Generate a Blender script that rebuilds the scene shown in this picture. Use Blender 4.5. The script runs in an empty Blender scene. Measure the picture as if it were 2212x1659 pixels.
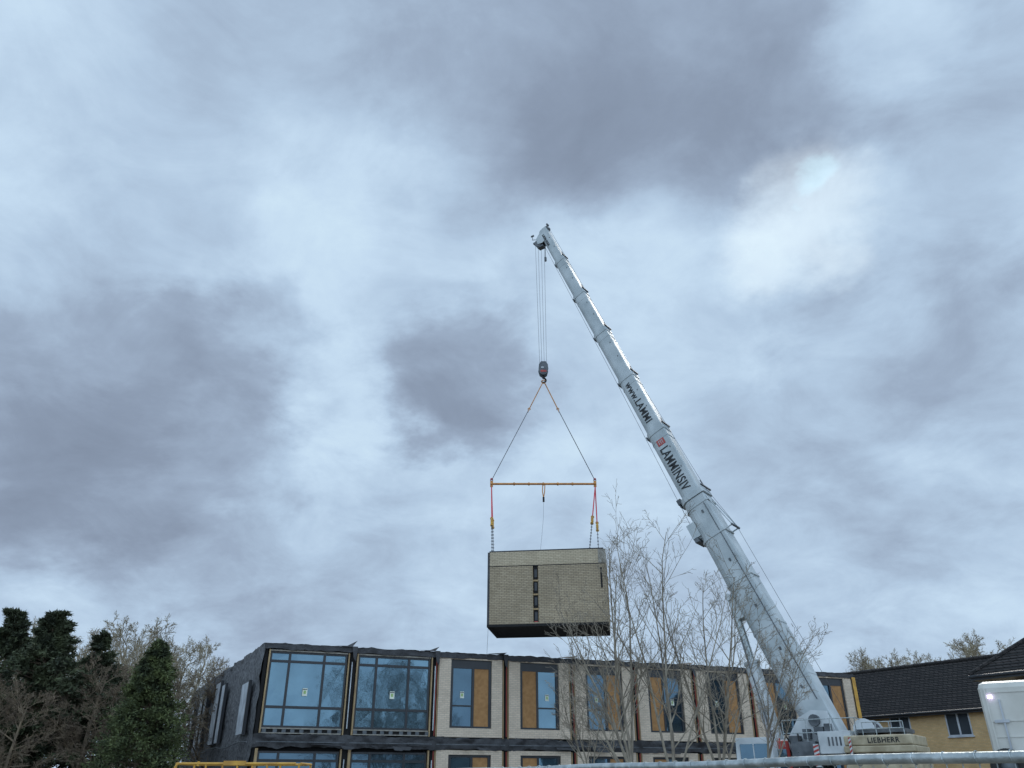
import bpy, math, random
from mathutils import Vector, Matrix, noise
random.seed(7)
R=random.Random(11)
scene=bpy.context.scene
col=scene.collection
ZOOM=None
# ------------------------------------------------------------------ materials
def nodes(m):
    m.use_nodes=True
    return m.node_tree.nodes,m.node_tree.links
def mat(name,c,rough=.7,metal=0,c2=None,scale=3,bump=0,bscale=None,detail=6,spec=.5,stretch=None,lo=.35,hi=.65):
    m=bpy.data.materials.new(name); n,l=nodes(m); b=n['Principled BSDF']
    b.inputs['Roughness'].default_value=rough; b.inputs['Metallic'].default_value=metal
    b.inputs['Specular IOR Level'].default_value=spec
    tc=n.new('ShaderNodeTexCoord'); mp=n.new('ShaderNodeMapping'); l.new(tc.outputs['Object'],mp.inputs[0])
    if stretch: mp.inputs['Scale'].default_value=stretch
    if c2 is None: c2=tuple(x*.8 for x in c)
    nz=n.new('ShaderNodeTexNoise'); nz.inputs['Scale'].default_value=scale; nz.inputs['Detail'].default_value=detail
    l.new(mp.outputs[0],nz.inputs['Vector'])
    r=n.new('ShaderNodeValToRGB'); r.color_ramp.elements[0].position=lo; r.color_ramp.elements[1].position=hi
    r.color_ramp.elements[0].color=(*c2,1); r.color_ramp.elements[1].color=(*c,1)
    l.new(nz.outputs['Fac'],r.inputs[0]); l.new(r.outputs[0],b.inputs['Base Color'])
    if bump:
        n2=n.new('ShaderNodeTexNoise'); n2.inputs['Scale'].default_value=bscale or scale*3; n2.inputs['Detail'].default_value=5
        l.new(mp.outputs[0],n2.inputs['Vector'])
        bp=n.new('ShaderNodeBump'); bp.inputs['Strength'].default_value=bump; bp.inputs['Distance'].default_value=.05
        l.new(n2.outputs['Fac'],bp.inputs['Height']); l.new(bp.outputs[0],b.inputs['Normal'])
    return m
def brickmat(name,ca,cb,cm,w=.225,h=.075,mort=.01,lo=.78,hi=1.1,ns=.9):
    m=bpy.data.materials.new(name); n,l=nodes(m); b=n['Principled BSDF']; b.inputs['Roughness'].default_value=.9
    tc=n.new('ShaderNodeTexCoord'); sx=n.new('ShaderNodeSeparateXYZ'); cx=n.new('ShaderNodeCombineXYZ')
    l.new(tc.outputs['Object'],sx.inputs[0])
    ad=n.new('ShaderNodeMath'); ad.operation='ADD'; l.new(sx.outputs[0],ad.inputs[0]); l.new(sx.outputs[1],ad.inputs[1])
    l.new(ad.outputs[0],cx.inputs[0]); l.new(sx.outputs[2],cx.inputs[1])
    bt=n.new('ShaderNodeTexBrick'); bt.inputs['Scale'].default_value=1
    bt.inputs['Brick Width'].default_value=w; bt.inputs['Row Height'].default_value=h; bt.inputs['Mortar Size'].default_value=mort
    bt.inputs['Color1'].default_value=(*ca,1); bt.inputs['Color2'].default_value=(*cb,1); bt.inputs['Mortar'].default_value=(*cm,1)
    l.new(cx.outputs[0],bt.inputs['Vector'])
    nz=n.new('ShaderNodeTexNoise'); nz.inputs['Scale'].default_value=ns; nz.inputs['Detail'].default_value=8; nz.inputs['Roughness'].default_value=.7
    l.new(tc.outputs['Object'],nz.inputs['Vector'])
    mr=n.new('ShaderNodeMapRange'); mr.inputs[1].default_value=.3; mr.inputs[2].default_value=.7; mr.inputs[3].default_value=lo; mr.inputs[4].default_value=hi
    l.new(nz.outputs['Fac'],mr.inputs[0])
    mx=n.new('ShaderNodeVectorMath'); mx.operation='SCALE'; l.new(bt.outputs['Color'],mx.inputs[0]); l.new(mr.outputs[0],mx.inputs['Scale'])
    l.new(mx.outputs[0],b.inputs['Base Color'])
    bp=n.new('ShaderNodeBump'); bp.inputs['Strength'].default_value=.5; bp.inputs['Distance'].default_value=.01; bp.invert=True
    l.new(bt.outputs['Fac'],bp.inputs['Height']); l.new(bp.outputs[0],b.inputs['Normal'])
    return m
M={}
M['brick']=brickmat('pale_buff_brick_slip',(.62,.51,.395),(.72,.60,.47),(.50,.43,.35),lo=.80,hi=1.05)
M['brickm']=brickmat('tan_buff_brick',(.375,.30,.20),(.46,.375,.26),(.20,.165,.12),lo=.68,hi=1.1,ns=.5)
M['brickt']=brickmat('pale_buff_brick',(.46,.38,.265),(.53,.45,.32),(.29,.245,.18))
M['ybrick']=brickmat('dull_yellow_brick',(.58,.38,.17),(.66,.45,.22),(.48,.37,.23))
M['tile']=brickmat('dark_roof_tile',(.026,.023,.023),(.045,.038,.036),(.010,.010,.010),w=.3,h=.2,mort=.03)
M['membrane']=mat('black_membrane',(.050,.052,.058),.6,c2=(.018,.018,.021),scale=1.5,bump=1,bscale=4)
M['felt']=mat('grey_side_membrane',(.17,.175,.185),.85,c2=(.055,.058,.065),scale=7,bump=1,bscale=9,detail=10)
M['dark']=mat('dark_void',(.012,.012,.013),.9)
M['frame']=mat('dark_grey_window_frame',(.022,.025,.031),.4)
M['timber']=mat('raw_timber',(.42,.31,.17),.8,c2=(.28,.19,.10),scale=4,stretch=(6,6,.6))
M['osb']=mat('orange_brown_board',(.40,.215,.085),.8,c2=(.31,.16,.06),scale=6,detail=8)
M['pale']=mat('pale_panel',(.55,.59,.63),.6,c2=(.36,.39,.43),scale=2)
M['batten']=mat('weathered_batten',(.34,.32,.28),.8,c2=(.20,.185,.16),scale=5)
M['paper']=mat('paper_notice',(.75,.8,.7),.8)
M['pgreen']=mat('printed_green',(.35,.5,.2),.8)
M['redstrap']=mat('red_strip',(.36,.07,.05),.7)
def glassmat(name,c,metal=.75,rough=.04,wob=.15):
    return mat(name,c,rough,metal,c2=tuple(x*.8 for x in c),scale=.8,bump=wob,bscale=.7)
M['glass']=glassmat('blue_reflective_glass',(.135,.225,.285))
M['glassd']=glassmat('dark_reflective_glass',(.08,.135,.18))
M['glassh']=glassmat('house_glass',(.10,.12,.14),.5)
M['white']=mat('crane_white_paint',(.60,.64,.66),.45,c2=(.40,.44,.46),scale=1.3,detail=10,bump=.05,bscale=2)
M['whiteb']=mat('boom_white_paint',(.48,.53,.55),.42,c2=(.33,.38,.40),scale=1.1,detail=12)
M['cream']=mat('counterweight_cream',(.50,.44,.31),.6,c2=(.31,.26,.17),scale=2.5,detail=10)
M['red']=mat('red_paint',(.42,.05,.04),.45)
M['redsling']=mat('red_sling',(.66,.05,.07),.8)
M['orange']=mat('orange_paint',(.62,.28,.07),.6,c2=(.42,.18,.05),scale=5)
M['ochre']=mat('yellow_steel_paint',(.62,.35,.05),.55,c2=(.42,.22,.04),scale=3)
M['rope']=mat('steel_rope',(.07,.07,.08),.6,.2)
M['steel']=mat('galvanised_steel',(.50,.55,.56),.42,.7,c2=(.28,.32,.33),scale=18,bump=.15,bscale=40)
M['black']=mat('black_rubber',(.02,.02,.02),.8)
M['text']=mat('dark_lettering',(.010,.014,.018),.6)
M['grey']=mat('machine_grey',(.12,.135,.15),.5,c2=(.05,.06,.07),scale=3)
M['vanw']=mat('cream_white_bodywork',(.62,.62,.58),.35,c2=(.48,.475,.43),scale=1.2,detail=10)
M['bark']=mat('grey_tan_bark',(.34,.30,.235),.9,c2=(.17,.145,.115),scale=7,stretch=(1,1,.4),bump=.4,bscale=20)
M['barkp']=mat('pale_twig_bark',(.34,.29,.20),.9,c2=(.20,.165,.115),scale=2)
M['barkb']=mat('brown_twig_bark',(.20,.155,.10),.9,c2=(.10,.075,.055),scale=2)
M['conif']=mat('dark_conifer_needles',(.075,.090,.040),.85,c2=(.018,.025,.014),scale=1.2,detail=6)
M['conif2']=mat('cone_conifer_needles',(.115,.140,.048),.85,c2=(.024,.035,.016),scale=2.2,detail=6)
M['bud']=mat('spring_buds',(.27,.24,.12),.85,c2=(.17,.14,.07),scale=2)
M['budr']=mat('brown_buds',(.12,.085,.06),.85)
M['ground']=mat('muddy_gravel_ground',(.22,.19,.15),.95,c2=(.12,.10,.075),scale=.6,detail=12,bump=.6,bscale=8)
M['lamp']=bpy.data.materials.new('lit_marker_lamp'); n,l=nodes(M['lamp']); b=n['Principled BSDF']
b.inputs['Emission Color'].default_value=(.75,.6,1,1); b.inputs['Emission Strength'].default_value=4
# ------------------------------------------------------------------ builder
class MB:
    def __init__(s): s.v=[];s.f=[];s.m=[]
    def face(s,pts,m=0):
        i=len(s.v); s.v+= [tuple(p) for p in pts]; s.f.append(tuple(range(i,i+len(pts)))); s.m.append(m)
    def box(s,x0,x1,y0,y1,z0,z1,m=0):
        s.obox(Vector(((x0+x1)/2,(y0+y1)/2,(z0+z1)/2)),(Vector((1,0,0)),Vector((0,1,0)),Vector((0,0,1))),(abs(x1-x0)/2,abs(y1-y0)/2,abs(z1-z0)/2),m)
    def obox(s,c,ax,h,m=0,taper=1):
        c=Vector(c); i=len(s.v)
        for dz in(-1,1):
            t=taper if dz>0 else 1
            for dx,dy in((-1,-1),(1,-1),(1,1),(-1,1)):
                s.v.append(tuple(c+ax[0]*dx*h[0]*t+ax[1]*dy*h[1]*t+ax[2]*dz*h[2]))
        for q in((3,2,1,0),(4,5,6,7),(0,1,5,4),(1,2,6,5),(2,3,7,6),(3,0,4,7)):
            s.f.append(tuple(i+k for k in q)); s.m.append(m)
    def poly(s,pts,rad,n=6,m=0,cap=True):
        pts=[Vector(p) for p in pts]
        if not hasattr(rad,'__len__'): rad=[rad]*len(pts)
        i0=len(s.v); prev=None
        for k,p in enumerate(pts):
            if k==0: d=pts[1]-p
            elif k==len(pts)-1: d=p-pts[k-1]
            else: d=pts[k+1]-pts[k-1]
            d.normalize()
            if prev is None:
                a=d.orthogonal().normalized()
            else:
                a=(prev-d*prev.dot(d))
                if a.length<1e-5:a=d.orthogonal()
                a.normalize()
            prev=a; b=d.cross(a)
            for j in range(n):
                t=2*math.pi*j/n
                s.v.append(tuple(p+(a*math.cos(t)+b*math.sin(t))*rad[k]))
        for k in range(len(pts)-1):
            for j in range(n):
                a0=i0+k*n+j; a1=i0+k*n+(j+1)%n
                s.f.append((a0,a1,a1+n,a0+n)); s.m.append(m)
        if cap:
            s.f.append(tuple(i0+j for j in range(n))[::-1]); s.m.append(m)
            e=i0+(len(pts)-1)*n; s.f.append(tuple(e+j for j in range(n))); s.m.append(m)
    def tube(s,a,b,r,n=8,m=0,r2=None): s.poly([a,b],[r,r if r2 is None else r2],n,m)
    def ring(s,c,ax,r,rt,n=16,k=5,m=0):
        ax=Vector(ax).normalized(); u=ax.orthogonal().normalized(); w=ax.cross(u); c=Vector(c); i0=len(s.v)
        for i in range(n):
            t=2*math.pi*i/n; d=u*math.cos(t)+w*math.sin(t)
            for j in range(k):
                q=2*math.pi*j/k; s.v.append(tuple(c+d*(r+rt*math.cos(q))+ax*rt*math.sin(q)))
        for i in range(n):
            for j in range(k):
                s.f.append((i0+i*k+j,i0+((i+1)%n)*k+j,i0+((i+1)%n)*k+(j+1)%k,i0+i*k+(j+1)%k)); s.m.append(m)
    def obj(s,name,parent=None,mats=('dark',),off=(0,0,0),label=None,cat=None,smooth=False,bevel=0,group=None,kind=None):
        me=bpy.data.meshes.new(name); o=Vector(off)
        me.from_pydata([tuple(Vector(p)-o) for p in s.v],[],s.f)
        for k in mats: me.materials.append(M[k])
        me.polygons.foreach_set('material_index',s.m)
        if smooth: me.polygons.foreach_set('use_smooth',[True]*len(s.f))
        me.update()
        ob=bpy.data.objects.new(name,me); col.objects.link(ob)
        if parent: ob.parent=parent
        if label: ob['label']=label
        if cat: ob['category']=cat
        if group: ob['group']=group
        if kind: ob['kind']=kind
        if bevel:
            b=ob.modifiers.new('bevel','BEVEL'); b.width=bevel; b.segments=2; b.limit_method='ANGLE'
        return ob
def empty(name,loc,rot=0,label=None,cat=None,group=None):
    e=bpy.data.objects.new(name,None); e.location=loc; e.rotation_euler=(0,0,rot); col.objects.link(e); e.empty_display_size=.3
    if label:e['label']=label
    if cat:e['category']=cat
    if group:e['group']=group
    return e
def text(body,parent,off,origin,xd,yd,length,height,m='text',name='lettering',bold=.014):
    cu=bpy.data.curves.new('t','FONT'); cu.body=body; cu.size=1; cu.offset=bold; cu.extrude=.01; cu.space_character=1.10
    to=bpy.data.objects.new('t',cu); col.objects.link(to)
    bpy.context.view_layer.update()
    me=bpy.data.meshes.new_from_object(to.evaluated_get(bpy.context.evaluated_depsgraph_get()))
    bpy.data.objects.remove(to)
    xs=[v.co.x for v in me.vertices]; ys=[v.co.y for v in me.vertices]
    x0,x1,y0,y1=min(xs),max(xs),min(ys),max(ys); xd=Vector(xd).normalized(); yd=Vector(yd).normalized(); zd=xd.cross(yd)
    for v in me.vertices:
        v.co=Vector(origin)-Vector(off)+xd*(v.co.x-x0)/(x1-x0)*length+yd*(v.co.y-y0)/(y1-y0)*height+zd*v.co.z*.5
    me.materials.clear(); me.materials.append(M[m])
    ob=bpy.data.objects.new(name,me); col.objects.link(ob); ob.parent=parent
    return ob
# ------------------------------------------------------------------ ground
g=MB(); g.face([(-900,-900,0),(900,-900,0),(900,900,0),(-900,900,0)])
g.obj('ground',mats=('ground',),kind='structure')
# ------------------------------------------------------------------ modular building
ANG=math.atan2(10.4,28.3)
B=empty('modular_building',(-10.2,34,0),ANG,'two storey modular building under construction wrapped in black membrane','building')
SV=Vector((-2.67,22.3,0))
LEN=30.15; LT=2.86
bays=[(0,3.65,'g'),(3.65,7.3,'g')]+[(7.3+i*3.264,7.3+(i+1)*3.264,'b') for i in range(7)]
c=MB()
def para(mb,x0,x1,y0,y1,z0,z1,m=0):
    a=x0+SV.x*y0/SV.y; b_=x0+SV.x*y1/SV.y
    P=[(a,y0),(x1+SV.x*y0/SV.y,y0),(x1+SV.x*y1/SV.y,y1),(b_,y1)]
    lo=[(x,y,z0) for x,y in P]; hi=[(x,y,z1) for x,y in P]
    mb.face(lo[::-1],m); mb.face(hi,m)
    for i in range(4):
        j=(i+1)%4; mb.face([lo[i],lo[j],hi[j],hi[i]],m)
para(c,.06,LEN-.06,.34,22.2,.0,6.55)
c.obj('inner_shell',B,('dark',))
c=MB(); para(c,.0,LEN,.2,22.3,6.6,6.72); c.obj('roof',B,('membrane',))
def sheet(mb,x0,x1,zt,zb,y,amp,nx,nz,seed,edge=.04,m=0):
    i0=len(mb.v)
    for i in range(nx+1):
        x=x0+(x1-x0)*i/nx
        for k in range(nz+1):
            t=k/nz; z=zt+(zb-zt)*t
            n1=noise.noise(Vector((x*2.1+seed,z*2.5,seed))); n2=noise.noise(Vector((x*6+seed,z*4,seed+5)))
            yy=y-abs(n1)*amp-abs(n2)*amp*.4
            if k in(0,nz): z+=edge*noise.noise(Vector((x*1.7,seed,k+3.3)))*2+edge*noise.noise(Vector((x*6,seed,k)))
            mb.v.append((x,yy,z))
    for i in range(nx):
        for k in range(nz):
            a=i0+i*(nz+1)+k; mb.f.append((a,a+1,a+nz+2,a+nz+1)); mb.m.append(m)
c=MB(); sheet(c,-.05,LEN+.05,6.80,6.58,-.03,.07,260,3,3.1,.035)
for i in range(201):
    x=-.05+(LEN+.1)*i/200
    h=6.80+.045*noise.noise(Vector((x*.9,9,0)))+.04*noise.noise(Vector((x*3.1,2,0)))
    for y,dz in((-.06,0),(.25,.02),(.9,-.12)): c.v.append((x,y,h+dz))
i0=len(c.v)-603
for i in range(200):
    for k in range(2):
        a=i0+i*3+k; c.f.append((a,a+3,a+4,a+1)); c.m.append(0)
for sx,hh_ in((3.65,.22),(7.3,.16),(10.5,.06),(14.0,.08),(17.1,.05),(20.3,.08)):
    c.face([(sx-.9,-.1,6.82),(sx-.1,-.14,6.80),(sx+.12,-.05,6.86+hh_),(sx-.3,0,6.86)])
    c.face([(sx-.1,-.16,6.82),(sx+.14,-.16,6.82),(sx+.09,-.18,6.2),(sx-.02,-.18,6.35)])
c.obj('roof_edge_membrane',B,('membrane',),smooth=True)
c=MB(); sheet(c,-.03,LEN,3.34,LT+.02,.02,.14,280,8,7.7,.04)
for i in range(22):
    x=R.uniform(0,LEN-1); w=R.uniform(.3,1.0); z=R.uniform(2.86,3.1)
    c.face([(x,-.18,z+.06),(x+w,-.18,z+R.uniform(-.05,.1)),(x+w*.9,-.21,z-.08),(x+.1,-.21,z-.06)])
c.obj('floor_zone_membrane',B,('membrane',),smooth=True)
c=MB()
for (a,b_,k) in bays:
    c.box(a+.1,b_-.1,-.24,-.2,3.05,3.08,0)
c.obj('floor_edge_rail',B,('grey',))
def window(s0,s1,z0,z1,mull,trans,y=.06,fw=.07,glass='glass'):
    f=MB()
    f.box(s0,s0+fw,y,y+.1,z0,z1); f.box(s1-fw,s1,y,y+.1,z0,z1)
    f.box(s0+fw,s1-fw,y,y+.1,z0,z0+fw); f.box(s0+fw,s1-fw,y,y+.1,z1-fw,z1)
    for m_ in mull: f.box(m_-.05,m_+.05,y+.004,y+.095,z0+fw,z1-fw)
    for t in trans: f.box(s0+fw,s1-fw,y+.012,y+.09,t-.05,t+.05)
    w=f.obj('window',B,('frame',))
    gl=MB(); xs=[s0+fw]+list(mull)+[s1-fw]; zs=[z0+fw]+list(trans)+[z1-fw]
    for i in range(len(xs)-1):
        for k in range(len(zs)-1):
            j=lambda:R.uniform(-.006,.006)
            gl.face([(xs[i],y+.06+j(),zs[k]),(xs[i+1],y+.06+j(),zs[k]),(xs[i+1],y+.06+j(),zs[k+1]),(xs[i],y+.06+j(),zs[k+1])])
    gl.obj('glass_pane',w,(glass,))
    return w
def notice(w,s,z,y=.05,k=1.0):
    n_=MB(); n_.box(s-.1*k,s+.1*k,y,y+.006,z-.15*k,z+.15*k,0); n_.box(s-.05*k,s+.05*k,y-.004,y-.001,z-.07*k,z+.06*k,1)
    n_.box(s-.09*k,s+.09*k,y-.004,y-.001,z+.09*k,z+.12*k,2)
    n_.obj('paper_notice',w,('paper','pgreen','frame'))
for bi,(a,b_,k) in enumerate(bays):
    L=b_-a
    if k=='g':
        w=window(a+.24,b_-.24,3.60,6.50,[a+.24+(L-.48)*.25,a+.24+(L-.48)*.70],[4.36,6.12])
        notice(w,a+L*.49,4.95)
        for t0,t1 in((a+.17,a+.23),(b_-.20,b_-.15)):
            t=MB(); t.box(t0,t1,-.02,.16,3.36,6.56); t.obj('timber_post',B,('timber',))
        t=MB(); t.box(a+.24,b_-.24,-.01,.1,3.54,3.59,0); t.box(a+.24,b_-.24,.0,.1,3.37,3.41,0); t.box(a+.24,b_-.24,.05,.2,3.41,3.54,1)
        for i in range(9):
            x=a+.3+(L-.7)*i/8+R.uniform(-.05,.05); t.box(x,x+.16,.0,.045,3.412,3.538,2)
        t.obj('sill_batten_strip',B,('batten','dark','grey'))
        t=MB(); t.box(a+.23,b_-.23,.0,.06,6.503,6.56,0); t.obj('head_batten',B,('batten',))
        w=window(a+.24,b_-.24,.35,2.74,[a+.24+(L-.48)*.25,a+.24+(L-.48)*.70],[1.2,2.40],glass='glassd')
        for t0,t1 in((a+.12,a+.23),(b_-.2,b_-.14)):
            t=MB(); t.box(t0,t1,-.02,.16,.2,LT-.03); t.obj('timber_post',B,('timber',))
        if bi==1:
            t=MB(); t.box(a+.8,a+2.6,-.06,-.02,2.08,2.14); t.obj('sill_board',B,('pale',))
    else:
        i=bi-2; w0=a+L*.215; w1=a+L*.80
        for zb,zt,wz0,wz1 in((3.36,6.60,3.72,6.53),(.15,LT,.45,2.68)):
            p=MB(); 
            p.box(a+.16,w0,0,.22,zb,zt); p.box(w1,b_-.16,0,.22,zb,zt); p.box(w0,w1,0,.22,zb,wz0)
            if zt-wz1>.02: p.box(w0,w1,0,.22,wz1,zt)
            p.obj('brick_panel',B,('brick',))
            mid=(w0+w1)/2+(.10 if i%2==0 else -.10)
            top=wz1-.36 if zb>3 else wz1-.1
            f=MB(); y=.08
            f.box(w0,w0+.13,y,y+.1,wz0,wz1); f.box(w1-.13,w1,y,y+.1,wz0,wz1)
            f.box(w0+.13,w1-.13,y,y+.1,wz0,wz0+.08); f.box(w0+.13,w1-.13,y+.01,y+.12,top,wz1)
            f.box(mid-.05,mid+.05,y+.003,y+.09,wz0+.08,top)
            tz=wz0+.9
            ga,gb=(w0+.13,mid-.05) if i%2==0 else (mid+.05,w1-.13)
            oa,ob_=(mid+.05,w1-.13) if i%2==0 else (w0+.13,mid-.05)
            f.box(ga,gb,y+.004,y+.09,tz-.03,tz+.03)
            w=f.obj('window',B,('frame',))
            gl=MB(); gl.face([(ga,y+.06,wz0+.08),(gb,y+.062,wz0+.08),(gb,y+.06,top),(ga,y+.06,top)]); gl.obj('glass_pane',w,('glass' if i==1 else 'glassd',))
            bd=MB(); bd.box(oa,ob_,y+.03,y+.05,wz0+.08,top); bd.obj('chipboard_sheet',w,('osb',))
            if zb>3: notice(w,(ga+gb)/2,wz0+1.35,y+.04,.9)
            else: notice(w,(ga+gb)/2,wz0+1.45,y+.04,.8)
    for zb,zt in((3.3,6.6),(0,LT)):
        for e0,e1,p0,p1 in((a,a+.14,a+.10,a+.135),(b_-.14,b_-.002,b_-.135,b_-.10)):
            j=MB(); j.box(e0,e1,.1,.3,zb,zt,0); j.obj('module_joint',B,('dark',))
            if k=='b': j=MB(); j.box(p0,p1,-.015,.08,zb+.02,zt-.03); j.obj('joint_batten',B,('timber',))
        if bi>=2: j=MB(); j.box(a+.02,a+.045,-.03,.02,zb+.1,zt-.05); j.obj('red_joint_strip',B,('redstrap',))
        if bi in(1,2): j=MB(); j.box(a-.045,a-.01,-.03,.02,zb+.3,zt-.4); j.obj('pale_joint_strip',B,('pale',))
j=MB(); j.box(LEN-.1,LEN+.12,-.05,.3,2.6,6.62,0); j.box(LEN-.13,LEN-.1,-.05,.3,2.6,6.6,1); j.obj('corner_post',B,('ochre','dark'))
sd=SV.normalized(); slen=SV.length
sw=MB(); nx,nz=90,26
outn=Vector((-sd.y,sd.x,0))
for i in range(nx+1):
    for k in range(nz+1):
        p=sd*(slen*i/nx)+Vector((0,0,6.80*k/nz))
        n1=noise.noise(Vector((i*.2,k*.3,1)))*.10+noise.noise(Vector((i*.65,k*.75,4)))*.05
        q=p+outn*(.05+n1)
        if k==nz: q.z+=.08*noise.noise(Vector((i*.4,0,0)))
        sw.v.append(tuple(q))
for i in range(nx):
    for k in range(nz):
        a=i*(nz+1)+k; sw.f.append((a,a+nz+1,a+nz+2,a+1)); sw.m.append(0)
sw.obj('side_wall_membrane',B,('felt',),smooth=True)
for q0,q1,z0,z1 in((.055,.125,3.4,5.4),(.34,.385,3.3,5.9),(.41,.48,3.3,6.15),(.61,.65,3.3,6.0),(.68,.73,3.3,6.0),(.83,.87,3.3,5.6)):
    s=MB(); o=outn*.22
    P0=sd*slen*q0+o; P1=sd*slen*q1+o
    cc=(P0+P1)/2+Vector((0,0,(z0+z1)/2)); s.obox(cc,(sd,outn,Vector((0,0,1))),((P1-P0).length/2,.04,(z1-z0)/2),0)
    e=cc-sd*((P1-P0).length/2+.09); s.obox(e,(sd,outn,Vector((0,0,1))),(.08,.06,(z1-z0)/2+.05),1)
    s.obj('side_window_cover',B,('pale','frame'))
s=MB(); pts=[sd*slen*t+outn*.24+Vector((0,0,3.05+.05*math.sin(t*20))) for t in [i/30 for i in range(31)]]; s.poly(pts,.025,5); s.obj('side_lap_strip',B,('grey',))
# ------------------------------------------------------------------ hanging module
MO=Vector((-1.02,36,7.82)); MA=math.radians(-7.5)
H=empty('building_module',tuple(MO),MA,'buff brick clad building module hanging from crane slings','building module')
W,DP,HH=5.2,3.0,3.37
c=MB(); c.box(.06,W-.06,.18,DP-.05,.10,3.3); c.obj('inner_box',H,('dark',))
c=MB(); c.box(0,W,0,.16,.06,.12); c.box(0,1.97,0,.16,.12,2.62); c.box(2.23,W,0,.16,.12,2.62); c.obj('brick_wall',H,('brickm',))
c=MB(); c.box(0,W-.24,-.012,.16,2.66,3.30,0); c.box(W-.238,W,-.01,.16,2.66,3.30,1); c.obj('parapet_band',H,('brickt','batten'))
c=MB(); c.box(0.002,W-.002,.02,.17,2.622,2.657); c.box(-.02,W+.02,-.02,DP+.02,3.303,3.35); c.obj('roof_trim',H,('membrane',))
c=MB(); c.box(1.97,2.23,.06,.15,.12,2.62,0)
for z in(.66,1.30,1.92): c.box(1.99,2.21,.02,.058,z,z+.07,1)
for z in(.2,.85,1.5,2.1): c.box(2.05,2.17,.035,.057,z,z+.36,3)
c.box(2.02,2.18,.03,.058,.13,.17,2)
c.box(1.975,1.985,.0,.05,.12,2.6,1); c.box(2.215,2.225,.0,.05,.12,2.6,1)
c.obj('slot_window',H,('dark','timber','red','frame'))
c=MB()
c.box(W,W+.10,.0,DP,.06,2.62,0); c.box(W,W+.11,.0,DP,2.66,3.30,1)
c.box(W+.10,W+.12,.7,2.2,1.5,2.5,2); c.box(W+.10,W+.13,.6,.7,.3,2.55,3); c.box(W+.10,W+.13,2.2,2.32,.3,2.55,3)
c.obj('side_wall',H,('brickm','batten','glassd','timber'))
c=MB(); c.box(W-.17,W-.09,-.02,-.002,1.55,2.45,0); c.obj('edge_slot',H,('dark',))
c=MB(); c.box(-.10,0,0,DP,.06,3.3,0); c.obj('side_membrane',H,('membrane',))
c=MB(); c.box(-.1,W+.1,-.02,.14,-.05,.055); c.box(-.1,W+.1,DP-.14,DP,-.05,.055); c.box(-.1,.1,.14,DP-.14,-.05,.055); c.box(W-.1,W+.1,.14,DP-.14,-.05,.055)
c.box(.1,W-.1,.14,DP-.14,-.03,.055)
c.obj('floor_frame',H,('dark',))
c=MB(); c.tube((-.05,.1,.0),(-.1,.1,-1.3),.008,4); c.obj('tag_line',H,('rope',))
# ------------------------------------------------------------------ crane
PV=Vector((11.2,31,3.6)); TIP=Vector((1.75,38,31.5)); AX=(TIP-PV); BL=AX.length; AXn=AX.normalized()
h=Vector((AX.x,AX.y,0)).normalized(); nrm=Vector((h.y,-h.x,0)); 
if nrm.y>0: nrm=-nrm
up=AXn.cross(nrm); 
if up.z<0: up=-up
Zv=Vector((0,0,1))
CO=(10.6,31.4,0)
C=empty('mobile_crane',CO,0,'white telescopic mobile crane lifting a building module','crane')
def prof(w,hh,full=True):
    p=[(-.46*w,.5*hh),(.46*w,.5*hh),(.5*w,.45*hh),(.5*w,-.12*hh)]
    for a in range(1,9): 
        t=math.pi*a/9; p.append((.5*w*math.cos(t),-.12*hh-.38*hh*math.sin(t)))
    p+=[(-.5*w,-.12*hh),(-.5*w,.45*hh)]
    return p
def prism(mb,t0,t1,w0,h0,w1,h1,m=0,shift=0):
    A=PV+AX*t0+up*shift; Bp=PV+AX*t1+up*shift; i0=len(mb.v)
    P0=prof(w0,h0);P1=prof(w1,h1); n=len(P0)
    for x,y in P0: mb.v.append(tuple(A+nrm*x+up*y))
    for x,y in P1: mb.v.append(tuple(Bp+nrm*x+up*y))
    for j in range(n):
        k=(j+1)%n; mb.f.append((i0+j,i0+k,i0+n+k,i0+n+j)); mb.m.append(m)
    mb.f.append(tuple(range(i0,i0+n))); mb.m.append(m); mb.f.append(tuple(range(i0+n,i0+2*n))); mb.m.append(m)
secs=[(-.045,.336,1.22),(.336,.462,.98),(.462,.579,.90),(.579,.689,.83),(.689,.792,.75),(.792,.892,.67),(.892,.985,.58)]
bm=MB(); t0,t1,hh=secs[0]
prism(bm,-.045,.06,hh*.78,hh*.95,hh*.8,hh*1.05); prism(bm,.06,.325,hh*.8,hh*1.05,hh*.76,hh*.94)
for t in(.05,.12,.19,.26): prism(bm,t,t+.003,hh*.82,hh*1.06,hh*.82,hh*1.06)
for s in(-1,1):
    bm.obox(PV+AX*.285-up*.66+nrm*s*.3,(AXn,nrm,up),(.35,.05,.2))
bm.obox(PV+AX*.27-up*.72,(AXn,nrm,up),(.1,.42,.1),1)
for s in(-1,1):
    bm.tube(PV+AX*.325+up*.55+nrm*s*.35,PV+AX*.262+up*.95+nrm*s*.35,.025,6); bm.tube(PV+AX*.262+up*.55+nrm*s*.35,PV+AX*.262+up*1.0+nrm*s*.35,.03,6)
bm.tube(PV+AX*.262+up*.95+nrm*.4,PV+AX*.262+up*.95-nrm*.4,.05,8,1)
bm.obox(PV+AX*.335-up*.62+nrm*.2,(AXn,nrm,up),(.12,.1,.1),1)
bm.obox(PV+AX*.165-up*.70,(AXn,nrm,up),(.5,.25,.14))
bm.tube(PV+AX*.02+nrm*.51+up*.42,PV+AX*.31+nrm*.48+up*.38,.018,6,1)
for t in(.04,.09,.15,.22,.30): bm.obox(PV+AX*t+nrm*.495+up*.15,(AXn,nrm,up),(.06,.01,.04),1)
boom=bm.obj('boom',C,('whiteb','grey'),CO)
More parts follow.
